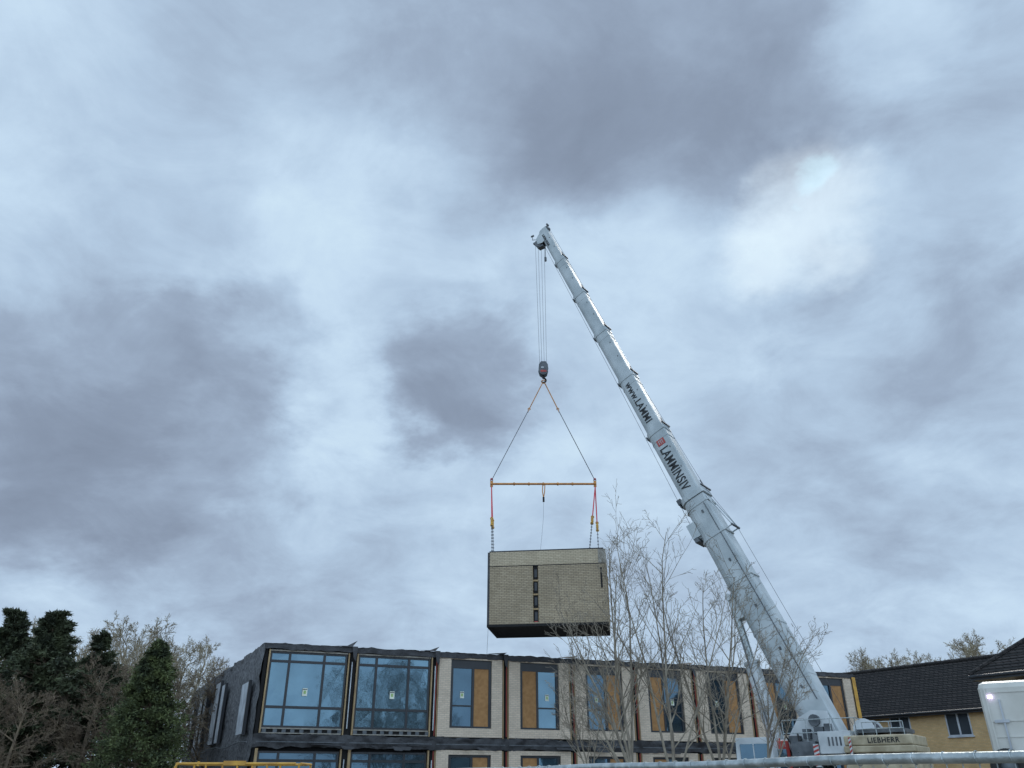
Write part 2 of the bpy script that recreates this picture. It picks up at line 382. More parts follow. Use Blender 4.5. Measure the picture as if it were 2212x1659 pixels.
for (t0,t1,hh) in secs[1:]:
    s=MB(); prism(s,t0-.02,t1,hh*.78,hh,hh*.78,hh)
    for k in range(2):
        tt=t0+(t1-t0)*(.35+.3*k); s.obox(PV+AX*tt+up*hh*.30+nrm*(hh*.39+.003),(AXn,nrm,up),(.035,.006,.025),1)
    s.obj('boom_section',boom,('whiteb','grey'),CO)
for i,(t0,t1,hh) in enumerate(secs[:-1]):
    e=t1-.010; s=MB()
    prism(s,e,e+.008,hh*.83,hh*1.06,hh*.83,hh*1.06)
    prism(s,e-.014,e-.0125,hh*.80,hh*1.03,hh*.80,hh*1.03)
    s.obox(PV+AX*(e+.010)+up*hh*.56,(AXn,nrm,up),(.03,hh*.42,.035),1)
    s.obox(PV+AX*(e+.004)-up*hh*.55,(AXn,nrm,up),(.08,hh*.20,.03),1)
    s.obox(PV+AX*(e+.014)+up*hh*.58+nrm*hh*.3,(AXn,nrm,up),(.12,.02,.02),1)
    s.obj('boom_collar',boom,('whiteb','grey'),CO)
def btext(body,ta,tb,hh,ht,m='text',vs=0,**k):
    A=PV+AX*ta+nrm*(hh*.39+.012)+up*(vs-ht/2)
    text(body,boom,CO,A,-AXn,up,abs(tb-ta)*BL,ht,m,**k)
btext('www.LAMMI',.560,.476,.90,.38,vs=.02); btext('LAMMINSIV',.422,.344,.98,.46,vs=.0); btext('LIEBHERR',.970,.935,.58,.15,vs=-.08)
s=MB(); s.obox(PV+AX*.433+nrm*(.98*.39+.006)+up*.02,(AXn,nrm,up),(.16,.005,.2),0)
for q in(-.08,.02,.11): s.obox(PV+AX*.433+nrm*(.98*.39+.014)+up*q,(AXn,nrm,up),(.10,.003,.014),1)
s.obox(PV+AX*.4355+nrm*(.98*.39+.014)+up*.02,(AXn,nrm,up),(.012,.0035,.13),1)
s.obj('emblem',boom,('red','whiteb'),CO)
# boom head
s=MB(); T=PV+AX*.975
for q in(-.20,.20):
    a=[T-AXn*.5+up*.24,T+AXn*.28+up*.30,T+AXn*.34+up*.05,T+h*.54-Zv*.28,T+h*.42-Zv*.66,T+h*.12-Zv*.70,T-AXn*.6-up*.24]
    s.face([p+nrm*(q-.02) for p in a],1); s.face([p+nrm*(q+.02) for p in a][::-1],0)
    for i in range(len(a)):
        j=(i+1)%len(a); s.face([a[i]+nrm*(q-.02),a[j]+nrm*(q-.02),a[j]+nrm*(q+.02),a[i]+nrm*(q+.02)])
SH=T+h*.40-Zv*.54
s.obox(T+AXn*.15+up*.15,(AXn,nrm,up),(.1,.18,.08)); s.obox(T+AXn*.05-up*.1,(AXn,nrm,up),(.25,.18,.04),1)
for q in(-.15,-.06,.06,.15): s.tube(SH+nrm*(q-.03),SH+nrm*(q+.03),.27,18,1)
for q in(-.1,.1): s.tube(T+AXn*.24+up*.26+nrm*(q-.03),T+AXn*.24+up*.26+nrm*(q+.03),.15,16,1)
s.tube(T+h*.4-Zv*.2,T+h*.95+Zv*.0,.02,5,1); s.tube(T+h*.92,T+h*.93+Zv*.25,.018,5,1); s.obox(T+h*.93+Zv*.28,(h,nrm,Zv),(.10,.04,.04),1)
s.tube(T+AXn*.2+up*.3,T+AXn*.5+up*.4,.018,5,1); s.obox(T+AXn*.5+up*.4,(h,nrm,Zv),(.04,.1,.05),1)
s.obox(T+h*.66-Zv*.42,(h,nrm,Zv),(.13,.15,.05),1); s.obox(T+h*.3-Zv*.82,(h,nrm,Zv),(.2,.16,.06),1)
s.obj('boom_head',C,('whiteb','grey'),CO)
LX,LY=SH.x+.05,SH.y
s=MB()
for k,q in enumerate((-.27,-.10,.08,.26)):
    s.tube(SH+Vector((q,.1*(k%2),0)),Vector((LX+q*.72,LY+.1*(k%2),22.15)),.0105,4)
s.obj('hoist_rope',C,('rope',),CO)
s=MB(); q=SH+Vector((.31,0,0)); s.tube(q,q-Zv*1.0,.02,6); s.obox(q-Zv*1.1,(h,nrm,Zv),(.05,.05,.14)); s.obj('limit_switch_weight',C,('grey',),CO)
# hook block
s=MB(); hb=Vector((LX,LY,21.75))
pr=[(-.13,.46),(.13,.46),(.24,.28),(.27,.0),(.2,-.26),(.07,-.36),(-.07,-.36),(-.2,-.26),(-.27,0),(-.24,.28)]
for q in(-.2,.17):
    f0=[hb+Vector((x,q,z)) for x,z in pr]; f1=[hb+Vector((x,q+.03,z)) for x,z in pr]; s.face(f0,0); s.face(f1[::-1],0)
    for i in range(len(pr)): s.face([f0[i],f1[i],f1[(i+1)%len(pr)],f0[(i+1)%len(pr)]],0)
for q in(-.1,0,.1): s.tube(hb+Vector((0,q-.03,.08)),hb+Vector((0,q+.03,.08)),.25,18,1)
s.box(hb.x-.16,hb.x+.16,hb.y-.215,hb.y-.203,hb.z-.2,hb.z-.08,2); s.box(hb.x-.13,hb.x+.02,hb.y-.214,hb.y-.204,hb.z+.04,hb.z+.12,3)
s.tube(hb-Zv*.34,hb-Zv*.5,.07,8,1)
pts=[hb+Vector((.13*math.sin(t),0,-.62+.13*math.cos(t))) for t in [0+.45*i for i in range(11)]]; s.poly(pts,[.05]*8+[.04,.03,.02],7,1)
s.obj('hook_block',C,('grey','black','red','white'),CO)
s=MB(); s.poly([PV-AXn*.9+up*.95,PV+AX*.262+up*1.0,PV+AX*.335+up*.66,PV+AX*.6+up*.46,T+AXn*.26+up*.38],.008,5)
s.poly([PV+AX*.29-up*.76,PV+AX*.6-up*.55,T-up*.38],.009,5); s.obj('boom_cable',C,('rope',),CO)
# luffing cylinder
s=MB(); a=PV+h*1.55-Zv*1.5; b_=PV+AX*.18-up*.72
m_=a.lerp(b_,.58)
s.tube(a,m_,.28,16,0); s.tube(m_,m_+(b_-a).normalized()*.12,.32,16,0); s.tube(m_,b_,.15,12,1); s.tube(b_-nrm*.35,b_+nrm*.35,.14,10,0); s.tube(a-nrm*.45,a+nrm*.45,.24,12,2)
s.poly([a+nrm*.36,m_+nrm*.38,m_.lerp(b_,.4)+nrm*.3],.025,5,2); s.obj('luffing_cylinder',C,('white','steel','grey'),CO,smooth=False)
fr=(h,nrm,Zv)
s=MB()
s.obox(PV+h*.7+nrm*.62-Zv*1.0,fr,(2.0,.07,.42)); s.obox(PV+h*.7-nrm*.62-Zv*1.0,fr,(2.0,.07,.42))
for q in(-.62,.62):
    P=[PV-h*.9+nrm*q-Zv*1.2,PV+h*1.5+nrm*q-Zv*1.2,PV+h*.6+nrm*q+Zv*.1,PV+h*.1+nrm*q+Zv*.35,PV-h*.45+nrm*q+Zv*.3]
    s.face([p+nrm*.05 for p in P]); s.face([p-nrm*.05 for p in P][::-1])
    for i in range(5): s.face([P[i]-nrm*.05,P[(i+1)%5]-nrm*.05,P[(i+1)%5]+nrm*.05,P[i]+nrm*.05])
s.tube(PV-nrm*.8,PV+nrm*.8,.2,14,1)
s.obox(PV-h*1.0-Zv*1.1+nrm*.0,fr,(1.2,.9,.30)); s.obox(PV+h*.6-Zv*1.75,fr,(2.2,1.2,.12),1)
s.obox(PV-h*.75+nrm*1.0-Zv*.75,fr,(.55,.28,.35),0)
for i in range(4): s.obox(PV-h*(.55+.13*i)+nrm*1.285-Zv*.72,fr,(.03,.006,.14),1)
s.obox(PV+h*.35+nrm*1.0-Zv*.95,fr,(.42,.3,.25),1)
s.obox(PV-h*2.2-Zv*.42+nrm*.3,fr,(.8,.7,.06),1)
for (dx,dz,wx,wz) in((-.2,-.35,.16,.12),(.25,-.45,.12,.16),(-.5,-.28,.1,.14),(.7,-.6,.2,.1)): s.obox(PV+h*dx+nrm*.95+Zv*dz,fr,(wx,.14,wz),1)
s.obj('superstructure',C,('white','grey'),CO,bevel=.03)
s=MB()
wc=PV-h*1.6-Zv*.35
s.tube(wc-nrm*.55,wc+nrm*.55,.26,18,0); s.tube(wc-nrm*.6,wc-nrm*.55,.36,18,1); s.tube(wc+nrm*.55,wc+nrm*.6,.36,18,1)
for i in range(14): s.ring(wc+nrm*(-.5+.077*i),nrm,.27,.035,14,4,2)
s.obj('winch',C,('grey','white','rope'),CO)
for cc,w_,hz in((PV-h*.10+nrm*1.34-Zv*1.15,.09,.34),(PV-h*1.28+nrm*1.42-Zv*.95,.04,.30)):
    s=MB(); s.obox(cc,fr,(w_,.015,hz+.02),0)
    for i in range(5):
        z=-hz+i*.14; A=cc+nrm*.018
        s.face([A+h*w_+Zv*(z),A-h*w_+Zv*(z+.07),A-h*w_+Zv*min(hz,z+.14),A+h*w_+Zv*(z+.07)],1)
    s.obj('hazard_plate',C,('white','red'),CO)
s=MB(); cw=PV-h*2.15+nrm*.25
for i,(z,k) in enumerate(((-2.6,1.12),(-2.35,1.14),(-2.1,1.12),(-1.85,1.14),(-1.6,1.12),(-1.35,1.14),(-1.1,1.12))):
    s.obox(cw+Zv*(z+.11),fr,(k,1.15,.105),0)
s.obox(cw-Zv*.72,fr,(1.08,1.12,.155),0)
for q in(-.7,.7): s.obox(cw+h*q-Zv*.50,fr,(.12,.5,.06),1)
s.obj('counterweight',C,('cream','grey','white'),CO,bevel=.04)
text('LIEBHERR',C,CO,cw+nrm*1.132+h*.3-Zv*.80,-h,Zv,1.0,.16)
s=MB()
def rail(pts,hh,n_):
    for i in range(len(pts)-1):
        a=Vector(pts[i]); b2=Vector(pts[i+1])
        for z in(hh,hh*.5): s.tube(a+Zv*z,b2+Zv*z,.016,5)
        for k in range(n_+1):
            p=a.lerp(b2,k/n_); s.tube(p,p+Zv*hh,.016,5)
rail([PV+h*1.0+nrm*1.25-Zv*.85,PV-h*1.5+nrm*1.25-Zv*.85,PV-h*1.5-nrm*.8-Zv*.85],.85,3)
rail([PV-h*1.7+nrm*1.2-Zv*.56,PV-h*3.0+nrm*1.2-Zv*.56],.4,3)
s.obj('guard_rail',C,('steel',),CO)
s=MB(); cb=PV+h*1.9+nrm*1.5-Zv*1.3
s.obox(cb,fr,(.7,.42,.75),0,.93); s.obox(cb+nrm*.425+Zv*.12,fr,(.5,.012,.42),1); s.obox(cb+h*.70+Zv*.1,fr,(.012,.33,.5),1)
s.obox(cb+nrm*.44+Zv*.12,fr,(.02,.014,.42),0)
s.obj('operator_cab',C,('white','glassd'),CO,bevel=.04)
s=MB()
for i in range(9):
    a=PV+h*R.uniform(-.9,1.2)+nrm*R.uniform(.7,1.2)-Zv*R.uniform(.5,1.1); b2=a+h*R.uniform(-.8,.8)+Zv*R.uniform(-.3,.4)
    mid=(a+b2)/2-Zv*R.uniform(.1,.4)+nrm*.1; s.poly([a,a.lerp(mid,.6)-Zv*.05,mid,b2.lerp(mid,.5)-Zv*.04,b2],.03,6)
s.obj('hydraulic_hose',C,('black',),CO,smooth=True)
cx=Vector((1,0.05,0)).normalized(); cy=Vector((-cx.y,cx.x,0)); ca=(cx,cy,Zv); cen=Vector((12.2,32.0,0))
s=MB(); s.obox(cen+Zv*1.45,ca,(5.0,1.3,.35),0); s.obox(cen+Zv*1.95-cx*.6,ca,(2.9,1.35,.1),0)
s.obox(cen+Zv*2.1-cx*1.6,ca,(.9,.9,.1),1)
for q in(-3.4,3.6): s.obox(cen+cx*q+Zv*1.0,ca,(.25,2.6,.15),0); s.tube(cen+cx*q-cy*2.6+Zv*.1,cen+cx*q-cy*2.6+Zv*1.3,.1,10,1); s.tube(cen+cx*q-cy*2.6,cen+cx*q-cy*2.6+Zv*.1,.35,14,1)
s.obj('carrier_chassis',C,('white','grey'),CO,bevel=.03)
s=MB(); cc=cen-cx*2.95+Zv*1.95
s.obox(cc,ca,(.55,1.25,1.0),0,.95); s.obox(cc-cy*1.24+Zv*.35,ca,(.38,.02,.38),1); s.obox(cc-cx*.55+Zv*.35,ca,(.02,1.0,.4),1); s.obox(cc+Zv*1.04,ca,(.3,1.0,.05),0)
s.obj('driver_cab',C,('red','glassd','white'),CO,bevel=.06)
for q in(-3.7,-2.1,-.2,1.4,3.0,4.3):
    for sd_ in(-1,1):
        s=MB(); p=cen+cx*q+cy*sd_*1.2+Zv*.7; s.tube(p-cy*.2,p+cy*.2,.7,22,0); s.tube(p-cy*.21*1,p+cy*.21,.35,14,1); s.obj('wheel',C,('black','white'),CO)
s=MB(); s.poly([cen-cx*.2-cy*1.4+Zv*2.35,cen+cx*1.6-cy*1.4+Zv*2.35,cen+cx*1.75-cy*1.4+Zv*2.2,cen+cx*1.75-cy*1.4+Zv*1.8],.06,8); s.poly([cen-cx*.2-cy*1.4+Zv*2.35,cen-cx*.3-cy*1.4+Zv*1.8],.06,8); s.obj('red_handrail',C,('red',),CO)
# ------------------------------------------------------------------ lifting beam
zb=15.2; bo=(LX,LY,zb)
LB=empty('lifting_beam',bo,0,'orange steel spreader beam with chain legs and red slings','lifting beam')
s=MB(); xl,xr=-1.04,4.23
s.tube((xl,LY,zb),(xr,LY,zb),.055,12)
for x in(xl,xr,xl+1.15,xl+1.9,xr-1.15,xr-1.9,(xl+xr)/2): s.tube((x-.04,LY,zb),(x+.04,LY,zb),.08,12)
for x in(xl,xr): s.box(x-.07,x+.07,LY-.03,LY+.03,zb-.16,zb+.16)
s.obj('beam',LB,('orange',),bo)
apex=Vector((LX,LY,21.05))
s=MB(); s.ring(apex,(0,1,0),.10,.03,16,6)
for x,sg in((xl,-1),(xr,1)):
    e=Vector((x,LY,zb+.2)); m_=apex.lerp(e,.29)
    s.tube(apex+Vector((sg*.06,0,-.08)),m_,.028,6); s.ring(m_,(0,1,0),.06,.022,10,5); s.ring(m_+(e-apex)*.02,(1,0,0),.06,.02,10,5)
s.obj('upper_sling',LB,('orange',),bo)
s=MB()
for x,sg in((xl,-1),(xr,1)):
    e=Vector((x,LY,zb+.2)); m_=apex.lerp(e,.31); s.tube(m_,e,.018,6)
    for k in range(20): s.ring(m_.lerp(e,(k+.5)/20),(e-m_),.018,.007,6,4)
    s.ring(e,(0,1,0),.06,.02,10,5)
s.obj('wire_sling',LB,('rope',),bo)
for x in(xl,xr): s=MB(); s.ring(Vector((x,LY,zb+.26)),(0,1,0),.05,.02,10,5); s.obj('red_shackle',LB,('redsling',),bo)
ca_,sa_=math.cos(MA),math.sin(MA)
def mw(x,y,z): return MO+Vector((ca_*x-sa_*y,sa_*x+ca_*y,z))
for x,corners in((xl,(mw(.05,.3,3.35),mw(.02,1.0,3.35))),(xr,(mw(W-.62,.4,3.35),mw(W-.25,2.4,3.35)))):
    for e in corners:
        a=Vector((x,LY,zb-.15)); k1=a.lerp(e,.50); k2=a.lerp(e,.60)
        s=MB(); s.tube(a,k1,.028,6); s.obj('red_sling',LB,('redsling',),bo)
        s=MB(); s.tube(k1,k2,.04,8); s.ring(k1,(0,1,0),.06,.024,12,5); s.ring(k2,(0,1,0),.06,.024,12,5); s.obox(k1.lerp(k2,.5),(Vector((1,0,0)),Vector((0,1,0)),Zv),(.06,.05,.09)); s.obj('sling_hook',LB,('ochre',),bo)
        s=MB(); n_=18
        for i in range(n_):
            p=k2.lerp(e,(i+.5)/n_); s.ring(p,(1,0,0) if i%2 else (0,1,0),.032,.011,8,4)
        s.tube(k2,e,.010,4); s.obj('chain',LB,('rope',),bo)
s=MB(); mx=(xl+xr)/2
s.poly([(mx-.03,LY,zb-.05),(mx-.05,LY,zb-.4),(mx,LY,zb-.75)],.025,6,0); s.poly([(mx+.08,LY,zb-.05),(mx+.06,LY,zb-.4),(mx,LY,zb-.75)],.025,6,0)
s.tube((mx,LY,zb-.7),(mx,LY,zb-.95),.05,8,1); s.poly([(mx,LY,zb-.95),(mx-.03,LY,zb-1.8),(mx-.12,LY,zb-2.7),(mx-.2,LY,zb-3.4),(mx-.25,LY,zb-3.95)],.007,4,1)
s.obj('spare_chain',LB,('orange','black'),bo)
# ------------------------------------------------------------------ houses
def house(name,loc,rot,x0,x1,dp,eave,ridge,hipL,hipR,over,wins,label):
    Hs=empty(name,loc,rot,label,'house')
    s=MB(); s.box(x0,x1,0,dp,0,eave-.05); 
    if not hipR: s.face([(x1,0,eave-.05),(x1,dp,eave-.05),(x1,dp/2,ridge-.15)])
    if not hipL: s.face([(x0,0,eave-.05),(x0,dp/2,ridge-.15),(x0,dp,eave-.05)])
    s.obj('wall',Hs,('ybrick',))
    s=MB(); e=eave-over*(ridge-eave)/(dp/2)*.8; ra=x0+(dp/2 if hipL else -over); rb=x1-(dp/2 if hipR else -over)
    A=(x0-over,-over,e);Bq=(x1+over,-over,e);Cq=(x1+over,dp+over,e);D=(x0-over,dp+over,e);R0=(ra,dp/2,ridge);R1=(rb,dp/2,ridge)
    s.face([A,Bq,R1,R0]); s.face([Cq,D,R0,R1]); s.face([D,A,R0]); s.face([Bq,Cq,R1])
    n_=26
    for i in range(n_):
        t=(i+.5)/n_; a=Vector(A).lerp(Vector(R0),t); b2=Vector(Bq).lerp(Vector(R1),t)
        s.poly([a+Vector((0,-.005,.01)),b2+Vector((0,-.005,.01))],.018,5)
    pr=[Vector(R0).lerp(Vector(R1),i/40)+Vector((0,0,.06+.02*(i%2))) for i in range(41)]; s.poly(pr,.11,6)
    s.poly([Vector(A)+Vector((0,0,.05)),Vector(R0)+Vector((0,0,.05))],.08,6); s.poly([Vector(Bq)+Vector((0,0,.05)),Vector(R1)+Vector((0,0,.05))],.08,6)
    s.obj('roof',Hs,('tile',))
    s=MB(); s.box(x0-over,x1+over,-over+.0,-over+.03,e-.2,e-.02,0); s.tube((x0-over,-over-.06,e-.06),(x1+over,-over-.06,e-.06),.06,8,0); s.box(x0-over,x1+over,-over+.03,-.002,e-.2,e-.17,1); s.tube((x0+.4,-.08,0),(x0+.4,-.08,e-.2),.04,8,0)
    s.obj('gutter',Hs,('frame','frame'))
    for (a,b2,z0,z1) in wins:
        s=MB(); f=.07; s.box(a,a+f,-.03,.05,z0,z1); s.box(b2-f,b2,-.03,.05,z0,z1); s.box(a+f,b2-f,-.03,.05,z0,z0+f); s.box(a+f,b2-f,-.03,.05,z1-f,z1); m_=(a+b2)/2; s.box(m_-.05,m_+.05,-.025,.05,z0+f,z1-f); s.box(a-.06,b2+.06,-.08,.0-.002,z0-.07,z0-.002)
        w=s.obj('window',Hs,('pale',)); s=MB(); s.box(a+f,m_-.05,-.01,-.004,z0+f,z1-f); s.box(m_+.05,b2-f,-.01,-.004,z0+f,z1-f); s.obj('glass_pane',w,('glassh',))
    return Hs
house('brick_house',(20.6,55,0),math.radians(-57.5),-3,11.5,6,5.54,8.2,False,False,.35,[(4.1,5.4,4.0,5.15),(7.6,9.0,3.95,5.15),(.8,2.0,4.0,5.15),(4.1,5.4,1,2.3),(7.6,9.0,1,2.3)],'yellow brick house with long dark tiled gable roof')
house('brick_house',(20.0,33.2,0),math.radians(-57.5),0,7,6,6.2,8.6,True,False,1.15,[(2.5,3.8,4.0,5.2)],'yellow brick house wing with hipped dark tile roof')
# ------------------------------------------------------------------ lorry
T0=empty('box_lorry',(8.86,16.0,0),math.radians(-33),'cream white box lorry with lit marker lamp and spare wheel','lorry')
s=MB(); s.box(0,2.4,0,5.2,.95,3.33); s.obj('box_body',T0,('vanw',),bevel=.12)
s=MB()
for z in(1.2,2.35,2.62,3.12): s.box(.12,2.28,-.012,-.002,z,z+.02,0)
s.box(.10,.13,-.02,-.002,1.05,3.2,0); s.box(1.19,1.21,-.01,-.002,1.05,3.15,2); s.box(.3,.33,-.04,-.002,1.1,3.0,1); s.box(.16,.4,-.05,-.03,2.6,2.65,1)
s.obj('rear_door',T0,('vanw','pale','grey'))
s=MB(); s.box(.14,.22,-.05,-.03,3.02,3.08,0); s.obj('marker_lamp',T0,('lamp',))
s=MB(); s.ring((.22,-.14,1.86),(0,1,0),.22,.09,22,8,0); s.tube((.22,-.16,1.86),(.22,-.02,1.86),.18,14,1); s.obj('spare_wheel',T0,('black','grey'),smooth=True)
s=MB(); s.box(.15,2.25,5.3,7.1,.7,2.7,0); s.box(.2,2.2,7.1,7.13,1.6,2.5,1); s.box(.12,.15,5.9,6.8,1.6,2.4,1); s.obj('cab',T0,('vanw','glassd'),bevel=.06)
s=MB(); s.box(.5,.7,0,7,.6,.9); s.box(1.7,1.9,0,7,.6,.9); s.box(.1,2.3,-.1,.1,.45,.6); s.obj('chassis',T0,('grey',))
for x in(.25,2.15):
    for y in(1.2,6.2):
        s=MB(); s.tube((x-.14,y,.45),(x+.14,y,.45),.45,20,0); s.tube((x-.15,y,.45),(x+.15,y,.45),.22,12,1); s.obj('wheel',T0,('black','pale'))
# ------------------------------------------------------------------ scissor lift
sl=empty('scissor_lift',(-7.7,20,0),0,'yellow scissor lift with tubular guard rail','access platform')
s=MB()
def loop(z,r=.028): 
    for a,b2 in(((.06,0),(2.75,0)),((2.85,.06),(2.85,1.1)),((2.75,1.15),(.06,1.15)),((0,1.1),(0,.06))): s.tube((*a,z),(*b2,z),r,8)
for z in(2.0,1.6): loop(z)
for x in(0.02,.7,1.42,2.1,2.83):
    for y in(0,1.15): s.tube((x,y,1.0),(x,y,2.0),.024,8)
s.poly([(.06,0,2.0),(0,0,1.93),(0,0,1.0)],.028,8); s.box(.5,.54,-.02,.02,1.95,2.05); s.box(1.1,1.6,-.03,.03,1.97,2.06)
s.obj('guard_rail',sl,('ochre',))
s=MB(); s.box(-.02,2.87,-.02,1.17,.9,1.0); s.obj('platform',sl,('grey',))
s=MB()
for y in(.2,.95):
    s.tube((.2,y,.5),(2.6,y,.85),.05,6); s.tube((2.6,y,.5),(.2,y,.85),.05,6)
s.obj('scissor_arms',sl,('ochre',))
s=MB(); s.box(.1,2.75,.1,1.05,.2,.48); s.obj('base',sl,('grey',))
for x in (.45,2.4):
    for y in(.1,1.05):
        s=MB(); s.tube((x,y-.06,.2),(x,y+.06,.2),.2,16); s.obj('wheel',sl,('black',))
# ------------------------------------------------------------------ near fence
fa=Vector((-.45,5.6,0)); fb=Vector((2.45,.3,0)); fd=(fb-fa).normalized()
F=empty('metal_fence',tuple(fa),0,'galvanised steel mesh fence with round top rail','fence')
s=MB(); zt=1.665
n_=30; s.poly([fa+(fb-fa)*i/n_+Zv*(zt+.003*math.sin(i*.9)) for i in range(n_+1)],.0150,16)
s.tube(fa+Zv*.1,fb+Zv*.1,.0150,10)
for t in(0,.5,1): p=fa.lerp(fb,t); s.tube(p,p+Zv*(zt-.02),.0150,10)
s.obj('frame_tube',F,('steel',),tuple(fa),smooth=True)
s=MB(); L_=(fb-fa).length; k=0; x=.03
while x<L_:
    p=fa+fd*x; s.tube(p+Zv*.1,p+Zv*(zt-.015),.0017,4)
    if k%2==0: s.ring(p+Zv*zt,fd+Zv*.15,.016,.0016,14,4)
    x+=.05; k+=1
z=.25
while z<1.6: s.tube(fa+Zv*z,fb+Zv*z,.0017,4); z+=.2
s.obj('wire_mesh',F,('steel',),tuple(fa))
# ------------------------------------------------------------------ trees
def grow(mb,p,d,L,r,lev,mx,rng,P):
    nseg=P['seg'][lev]; pts=[p.copy()]; rad=[r]
    for i in range(nseg):
        d=(d+Vector((rng.gauss(0,1),rng.gauss(0,1),rng.gauss(0,.6)))*P['jit'][lev]+Zv*P['up'][lev]).normalized()
        p=p+d*(L/nseg); pts.append(p.copy()); rad.append(max(P['rmin'],r*(1-(i+1)/nseg*(1-P['tap']))))
    mb.poly(pts,rad,P['sides'][lev],0,cap=False)
    if lev<mx:
        n=P['kids'][lev]; 
        for k in range(n):
            t=P['start'][lev]+(1-P['start'][lev])*(k+rng.random())/n
            f=t*nseg; i=min(nseg-1,int(f)); q=pts[i].lerp(pts[i+1],f-i); dd=(pts[i+1]-pts[i]).normalized()
            a=rng.random()*6.283; o=dd.orthogonal().normalized(); o=Matrix.Rotation(a,3,dd)@o
            an=math.radians(P['ang'][lev]*rng.uniform(.7,1.3)); nd=(dd*math.cos(an)+o*math.sin(an)).normalized()
            grow(mb,q,nd,L*P['len'][lev]*rng.uniform(.6,1.15)*(1.15-.5*t),max(P['rmin'],rad[i]*.58),lev+1,mx,rng,P)
        return
    if P.get('bud'):
        for q in pts[1:]:
            for _ in range(P['nbud']):
                c_=q+Vector((rng.gauss(0,1),rng.gauss(0,1),rng.gauss(0,1)))*P['bs']; s_=P['bud']*rng.uniform(.6,1.4)
                u=Vector((rng.gauss(0,1),rng.gauss(0,1),rng.gauss(0,1))).normalized()*s_; w=u.orthogonal().normalized()*s_*.6
                mb.face([c_-u,c_+w,c_+u],1)
def fg_tree(base,stems,seed,label,mid):
    rng=random.Random(seed)
    root=empty('bare_tree',tuple(base),0,label,'tree',group='bare trees standing before the building')
    P=dict(seg=[8,5,4,3],jit=[.075,.11,.14,.17],up=[.04,.07,.06,.04],tap=.22,rmin=.0042,sides=[7,5,4,3],kids=[12,5,4,0],start=[.18,.15,.15],ang=[38,40,42],len=[.34,.50,.5],bud=.013,nbud=1,bs=.006)
    tr=MB(); fork=Vector((0,0,mid)); tr.poly([(0,0,-.05),(.02,0,mid*.5),tuple(fork)],[.10,.08,.065],10); 
    br=MB()
    for (dx,dy,z,r) in stems:
        end=Vector((dx,dy,z)); d=(end-fork); 
        grow(br,fork+Vector((0,0,-rng.uniform(0,.6))),d.normalized(),d.length*1.0,r*.85,0,3,rng,P)
    tr.obj('trunk',root,('bark',),smooth=True); br.obj('crown',root,('bark','budr'))
fg_tree(Vector((3.0,22,0)),[(-.35,.3,6.9,.05),(.3,-.2,7.5,.05),(.95,.4,8.0,.05),(-1.0,-.4,6.1,.045),(-1.7,.2,5.3,.040),(-2.5,-.3,4.8,.036),(-2.0,.5,4.2,.035)],3,'bare budding tree with many ascending stems',1.9)
fg_tree(Vector((4.1,22.3,0)),[(-.5,.3,7.6,.045),(.15,-.2,8.3,.05),(.7,.3,7.9,.045),(1.2,-.3,6.7,.04)],44,'tall bare tree with upright whippy stems',1.8)
fg_tree(Vector((5.4,22.6,0)),[(-.3,.2,6.9,.045),(.4,-.3,7.3,.05),(-1.0,.3,7.0,.045),(1.0,.2,6.4,.045),(1.6,-.3,5.8,.04)],8,'bare grey barked tree with thin upright branches',2.0)
fg_tree(Vector((6.75,23.2,0)),[(-.2,.2,5.8,.036),(.5,-.2,5.8,.036),(1.2,.1,5.4,.03),(1.9,.1,4.7,.03)],15,'slender bare tree beside the crane',2.0)
fg_tree(Vector((2.2,24.5,0)),[(-.5,.2,4.6,.034),(.5,.1,4.8,.034),(-1.0,-.2,4.0,.03)],21,'low bare tree with spreading thin branches',1.7)
def twig_mesh(seed,hgt,mats,P2=None):
    rng=random.Random(seed); P=dict(seg=[7,5,4,3,2],jit=[.04,.10,.15,.2,.2],up=[.03,.07,.07,.05,.03],tap=.2,rmin=.012,sides=[6,4,3,3,3],kids=[17,7,6,4,0],start=[.18,.2,.15,.1],ang=[42,42,42,42],len=[.42,.48,.5,.55],bud=.03,nbud=1,bs=.10)
    if P2:P.update(P2)
    mb=MB(); grow(mb,Vector((0,0,0)),Vector((0,0,1)),hgt*.93,hgt*.017,0,4,rng,P)
    me_o=mb.obj('crown',None,mats); me=me_o.data; bpy.data.objects.remove(me_o)
    tb=MB(); tb.poly([(0,0,-.1),(0,0,hgt*.12),(.05,0,hgt*.3)],[hgt*.024,hgt*.019,hgt*.015],8); to=tb.obj('trunk',None,mats[:1]); tm=to.data; bpy.data.objects.remove(to)
    return me,tm
tw=[twig_mesh(31,12,('barkp','bud')),twig_mesh(37,12,('barkp','bud')),twig_mesh(41,10,('barkb','budr'),dict(bud=.03))]
def place_tree(k,x,y,s,rot,label,grp,sz=None):
    e=empty('bare_tree' ,(x,y,0),rot,label,'tree',group=grp); e.scale=(s*(sz or 1),s*(sz or 1),s)
    for nm,me in(('crown',tw[k][0]),('trunk',tw[k][1])):
        o=bpy.data.objects.new(nm,me); col.objects.link(o); o.parent=e
pl='pale twiggy bare tree coming into bud'
for i,(x,y,s) in enumerate([(31.5,75,.93),(33.4,77,.97),(36,76,.93),(38,78,.96),(41.0,76,1.02),(45.5,78,1.10),(29,80,.92),(50,80,1.1),(43.5,80,1.10),(35.5,80,.96),(39.5,80,1.0)]):
    place_tree(i%2,x,y,s,i*1.3,pl,'trees behind the brick houses',1.1)
